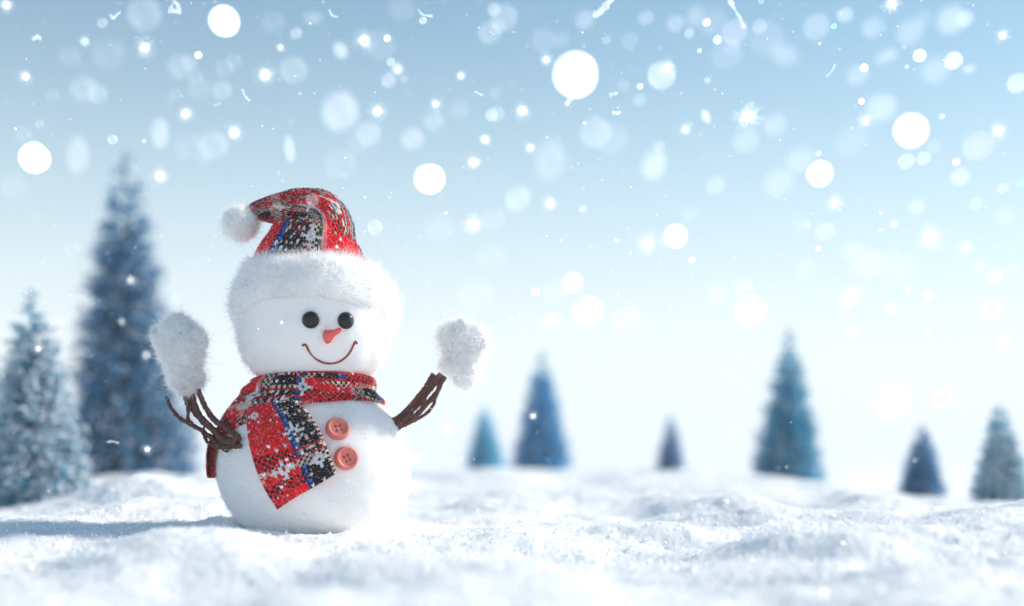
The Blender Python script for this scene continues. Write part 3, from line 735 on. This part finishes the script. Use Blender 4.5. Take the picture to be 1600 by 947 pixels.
def blurred_flake(px, py, r, alpha=1.0, ry=None, tint='w', tilt=0, label=None, blur=.22, near=None):  # ball sized and faded to imitate a flake's out-of-focus highlight
    ry = ry or r
    cb = min(2 * r * blur, 22)                       # wanted width of the soft edge
    d = D * 34 / (34 + cb) if near is None else near
    sc = d / D
    sv, sf = ICO[3]; v = sv * np.array([r, (r + ry) / 2, ry]) * mm * sc * .97
    k = random.randrange(999)
    v = v * (1 + .05 * noise3(sv * 1.3, k) + .02 * noise3(sv * 3.5, k + 1))[:, None]
    c, s_ = math.cos(tilt), math.sin(tilt)
    v = np.stack([v[:, 0] * c - v[:, 2] * s_, v[:, 1], v[:, 0] * s_ + v[:, 2] * c], 1)
    p = P(px, py, d); m = Mesh(); m.add(v + p, sf)
    o = m.build('snowflake', fmat(alpha, tint), origin=p)
    size = 'large' if r >= 18 else 'medium' if r >= 10 else 'small'
    tone = {'w': 'solid white' if alpha >= .9 else 'soft whitish' if alpha >= .35 else 'faint translucent', 'pink': 'pinkish', 'mint': 'minty white', 'lilac': 'faint lilac', 'cyan': 'bright cyan'}[tint]
    tag(o, label or ('%s %s %ssnowflake %s' % (size, tone, 'oblong ' if abs(r - ry) >= 2 else '', region(px, py))), 'snowflake', 'snowflakes drifting in the air')
BIG = [(350, 33, 23.5, 'large solid white round snowflake at the top edge above the hat'), (899, 117, 34, 'largest solid white snowflake high in the middle of the sky'),
       (54, 247, 23, 'large solid white round snowflake above the front left tree'), (671, 280, 23, 'large solid white snowflake between the hat and the right mitten'),
       (1423, 204, 26, 'large bright white snowflake in the blue sky at upper right'), (1281, 272, 20, 'white round snowflake lower left of the large upper right one'),
       (1056, 369, 18, 'white round snowflake alone in the pale middle sky'), (1172, 486, 25, 'large creamy white snowflake just left of the tall teal tree\'s tip')]
for x, y, r, lb in BIG: blurred_flake(x, y, r, 1.0 if y < 450 else .7, label=lb, blur=.22)
W = 'w'
for a in [
    (170, 85, 24, .12), (110, 88, 15, .12), (282, 104, 19, .2), (131, 139, 20, .2), (152, 147, 15, .25), (311, 138, 17, .12), (347, 141, 15, .25), (160, 36, 8, .3), (310, 86, 6, 1),
    (82, 150, 10, .1), (37, 210, 13, .1), (62, 194, 7, .2), (176, 218, 8, .4), (295, 228, 21, .12), (318, 250, 9, .12), (20, 290, 19, .15), (427, 35, 17, .1), (627, 12, 19, .15), (463, 52, 9, .3),
    (605, 60, 5.5, 1), (611, 97, 7, .4), (607, 126, 11, .3), (632, 124, 6, .25), (678, 189, 15, .25), (717, 172, 15, .15), (644, 217, 17, .3), (566, 220, 20, .1), (774, 145, 9, .15),
    (768, 180, 10, .35), (772, 15, 10, .3), (661, 32, 6, .5), (914, 31, 15, .25), (1009, 28, 12, .25), (1055, 37, 14, .25), (1077, 52, 8, .3), (1143, 75, 12, .15), (1093, 79, 4, .6),
    (1034, 118, 22, .4), (1000, 135, 5.5, .7), (999, 156, 10, .2), (974, 134, 9, .15), (948, 62, 7, .2), (1165, 220, 20, .2), (1030, 228, 9, .2), (1118, 290, 15, .25), (877, 62, 12, .15),
    (1437, 87, 10, 1), (1350, 106, 6.5, 1), (1346, 158, 5, 1), (1320, 23, 12, .3), (1363, 43, 17, .25), (1422, 50, 21, .2), (1443, 29, 14, .15), (1487, 31, 22, .3), (1508, 30, 13, .3),
    (1462, 110, 22, .25), (1490, 95, 14, .55), (1340, 117, 16, .2), (1377, 168, 22, .3), (1590, 130, 16, .4), (1416, 252, 13, .35), (1443, 247, 11, .35), (1472, 182, 5, .4), (1250, 250, 20, .2),
    (1330, 220, 25, .1), (1500, 276, 14, .3), (1210, 195, 18, .2), (806, 317, 17, .15), (687, 357, 22, .1), (837, 456, 7, .5), (862, 500, 13, .4), (918, 487, 25, .4), (742, 460, 28, .15),
    (766, 402, 20, .1), (911, 326, 6, .3), (964, 376, 4, .5), (1081, 406, 6, .5), (1078, 335, 12, .15), (980, 500, 22, .2), (867, 455, 20, .15), (1217, 285, 22, .25), (1251, 348, 15, .15),
    (1333, 393, 16, .25), (1279, 388, 5, .5), (1397, 350, 7, .4), (1432, 323, 12, .25), (1525, 318, 10, .25), (1508, 387, 11, .3), (1553, 431, 12, .5), (1549, 483, 18, .4), (1162, 448, 13, .3),
    (1120, 460, 17, .25), (1420, 452, 6, .4), (1530, 415, 10, .2), (1450, 462, 8, .3), (1571, 530, 10, .4), (1330, 520, 12, .25), (1394, 625, 28, .5), (1471, 622, 16, .5), (586, 355, 12, .35)]:
    blurred_flake(*a, blur=.2 if a[3] > .3 else .45)
for k in range(44):
    blurred_flake(random.uniform(20, 1590), 20 + 520 * random.random() ** 1.3, random.uniform(9, 27), random.uniform(.07, .2), blur=.3)
for x, y, r, al, ry, tint, tl in [(532, 174, 27, .45, 31, W, 0), (532, 79, 9, .6, 14, W, .5), (490, 28, 13, .4, 6, W, 0), (452, 232, 7, .5, 22, W, .15), (121, 242, 13, .35, 30, W, 0), (250, 208, 11, .5, 24, W, .05),
                                  (1086, 25, 12, .25, 18, W, -.3), (860, 250, 22, .3, 34, W, 0), (1022, 258, 17, .5, 24, W, -.2), (1514, 108, 9, .5, 6, W, 0), (1385, 88, 17, .5, 8, W, .4), (1225, 85, 22, .25, 16, W, -.5), (1329, 465, 12, .6, 20, W, -.6), (1103, 182, 6, .6, 12, W, .5)]:
    blurred_flake(x, y, r, al * .8, ry, tint, tl, blur=.8)
for x, y, r, al, tint in [(1104, 35, 7, .7, 'pink'), (1148, 50, 20, .3, 'lilac'), (1121, 62, 7, 1, 'mint'), (1303, 41, 4.5, .8, 'cyan'), (1529, 228, 24, .3, 'lilac'), (1494, 253, 6.5, .8, 'pink'), (894, 442, 17, .7, 'pink'), (1597, 285, 8, .5, 'cyan'), (1279, 240, 5, .5, 'pink')]:
    blurred_flake(x, y, r, al, None, tint)

M_shard = flake_mat('translucent_crystal', .26)
M_spark = flake_mat('sparkling_flake', 1.0, (.98, .97, .95))
def sparkle(px, py, r, d=None):
    """A glowing flake: solid core, its glow modelled as ever sparser crystals."""
    d = d or random.uniform(1.35, 1.65); sc = d / D; p = P(px, py, d)
    sv, sf = ICO[2]; m = Mesh(); m.add(p + sv * r * .36 * mm * sc, sf)
    k = 300; q = unit(rng.normal(size=(k, 3))) * (r * (.4 + 1.25 * rng.random(k) ** 1.6))[:, None] * mm * sc  # scattered specks stand in for the halo of glare
    s_ = rng.uniform(.018, .045, k) * r * mm * sc
    m.add((p + q[:, None] + ov[None] * s_[:, None, None]).reshape(-1, 3), (np.arange(k)[:, None, None] * 6 + of[None]).reshape(-1, 3), 0, False)
    o = m.build('snowflake', M_spark, origin=p)
    tag(o, '%s glowing snowflake, halo built of specks, %s' % ('large' if r > 12 else 'small', region(px, py)), 'snowflake', 'snowflakes drifting in the air')
for x, y, r in [(10, 8, 10), (226, 75, 13), (40, 120, 9), (132, 65, 6), (290, 178, 10), (366, 208, 11), (250, 275, 10), (569, 64, 13), (414, 117, 12), (438, 74, 6), (621, 108, 8), (720, 118, 6), (681, 163, 9), (590, 174, 11), (758, 218, 7), (740, 254, 9),
                (853, 93, 8), (1168, 182, 17), (1071, 202, 8), (816, 173, 10), (828, 231, 7), (1042, 107, 11), (1393, 5, 13), (1566, 55, 9), (1352, 189, 10), (1560, 204, 11), (740, 351, 13), (860, 318, 9), (1012, 380, 12), (1454, 371, 15), (1304, 317, 10), (1392, 482, 8),
                (204, 438, 6), (190, 503, 4), (228, 555, 6), (60, 545, 6), (230, 702, 7), (833, 650, 6), (700, 672, 9), (1147, 675, 6), (650, 716, 6)]:
    sparkle(x, y, r)
def shard(px, py, pts, w, label):
    """A broken crystal: short chunky arms along a bent line."""
    d = 1.74; q = spline([P(px + a, py + b, d + random.uniform(-.01, .01)) for a, b in pts], 18)
    m = Mesh(); add_all(m, tube(q, (w * .75 * (.35 + .9 * np.abs(noise2(np.arange(18) * .6, np.zeros(18), int(px))))) * mm, 7, True, w * .35 * mm, 260, int(px)))
    o = m.build('snow_crystal', M_shard, origin=P(px, py, d)); tag(o, label, 'snow crystal', 'broken snow crystals in the air')
for x, y, pts, wd, lb in [
    (180, 25, [(-8, -2), (-2, 4), (0, 0), (8, -6)], 3, 'small forked snow crystal near the top left corner'), (273, 11, [(-9, 9), (0, -8), (9, 8), (-2, 5)], 3.5, 'triangular snow crystal at the top edge left of the large white flake'),
    (385, 150, [(-6, -9), (-2, 0), (5, 8)], 2.2, 'thin bent snow crystal above the hat\'s pompom'), (58, 60, [(-6, 1), (0, -3), (6, 2)], 3.2, 'stubby snow crystal in the upper left sky'), (340, 163, [(-6, 2), (6, -2)], 2.5, 'short faint snow crystal above the tall left tree\'s right side'),
    (520, 23, [(-5, -7), (-1, 1), (8, 4)], 2, 'hook-shaped snow crystal at the top above the hat'), (664, 22, [(-11, -7), (-3, 1), (11, 3)], 1.8, 'wing-shaped thin snow crystal at the top edge above the right mitten'),
    (749, 146, [(-7, -3), (7, 4)], 1.6, 'thin straight snow crystal above the right mitten'), (941, 13, [(-10, 10), (0, 2), (6, -6), (14, -12)], 6.5, 'chunky snow crystal at the top edge right of the largest flake'),
    (890, 157, [(-4, 6), (3, -6)], 4, 'chunky snow crystal just below the largest white flake'), (959, 147, [(-6, 1), (6, -1)], 3.5, 'upper of two stubby crystals right of the largest flake'), (963, 177, [(-5, -1), (1, 1), (5, -2)], 3, 'lower of two stubby crystals right of the largest flake'),
    (1150, 22, [(-10, -22), (0, -4), (8, 10), (12, 20)], 4, 'long curved snow crystal at the top edge above the smallest ridge tree'), (1298, 110, [(7, -9), (1, 2), (-7, 10)], 1.3, 'needle-thin snow crystal left of the upper right flakes'),
    (985, 487, [(-9, -6), (0, -4), (7, 4), (12, 12)], 2.2, 'curved pale snow crystal above the gap in the ridge trees'), (92, 500, [(-7, -3), (0, 2), (7, 1)], 2.6, 'small snow crystal beside the front left tree\'s tip'), (176, 690, [(-9, 1), (0, 0), (9, 2)], 2.4, 'flat white snow crystal in front of the tallest tree\'s base'),
    (283, 798, [(-4, 4), (0, -4), (5, 3)], 3, 'small clear snow crystal above the snow left of the snowman')]:
    shard(x, y, pts, wd, lb)
# powder: specks too many to count
n = 1000
d = rng.uniform(1.3, 2.9, n); px = rng.uniform(-150, 1750, n); py = 780 * rng.random(n) ** 1.15
r = rng.uniform(.25, .95, n) * mm * d / D * (1 + (rng.random(n) > .93) * 1.4)
ctr = np.stack([(px - 800) / 1000 * d / D, d - D, EYE + (HZ - py) / 1000 * d / D], 1)
m = Mesh(); m.add((ctr[:, None] + ov[None] * r[:, None, None]).reshape(-1, 3), (np.arange(n)[:, None, None] * 6 + of[None]).reshape(-1, 3), 0, False)
tag(m.build('snow_powder', M_spark), 'fine white powder snow floating everywhere in the air', 'snow', None, 'stuff')

# look-alikes that still share a label are told apart by their order in the picture
same = {}
for o in C.objects:
    if o.get('category') == 'snowflake': same.setdefault(o['label'], []).append(o)
NUM = ['', '', 'two', 'three', 'four', 'five', 'six', 'seven', 'eight', 'nine', 'ten', 'eleven', 'twelve', 'thirteen', 'fourteen']
for lb, os_ in same.items():
    if len(os_) < 2: continue
    key = lambda o: o.location.x / (o.location.y + D)
    os_.sort(key=key)
    for k, o in enumerate(os_):
        n_ = NUM[len(os_)]
        o['label'] = lb + ', ' + (('left' if k == 0 else 'right') + ' of two' if len(os_) == 2 else 'leftmost of ' + n_ if k == 0 else 'rightmost of ' + n_ if k == len(os_) - 1
                     else ('middle of three' if len(os_) == 3 else ['', 'second', 'third', 'fourth', 'fifth', 'sixth', 'seventh', 'eighth', 'ninth', 'tenth', 'eleventh', 'twelfth', 'thirteenth'][k] + ' of ' + n_ + ' from left'))

# ---------------------------------------------------------------- snow-filled air
def hb(n, out):
    v = N(n, 'ShaderNodeVolumePrincipled', Density=HAZE); v.inputs['Color'].default_value = (.97, .99, 1, 1); v.inputs['Anisotropy'].default_value = .2
    n.links.new(v.outputs[0], out.inputs['Volume'])
HAZE = 0.009
X0, X1, Y0, Y1, Z0, Z1 = -280, 280, -D - 1.5, 125, -2.5, 1.05
hv = [(x, y, z) for x in (X0, X1) for y in (Y0, Y1) for z in (Z0, Z1)]
m = Mesh(); m.add(hv, [[0, 1, 3, 2], [4, 6, 7, 5], [0, 4, 5, 1], [2, 3, 7, 6], [0, 2, 6, 4], [1, 5, 7, 3]], smooth=False)
tag(m.build('haze', mat('haze_air', hb)), 'pale snowy haze filling the air', 'haze', None, 'stuff')
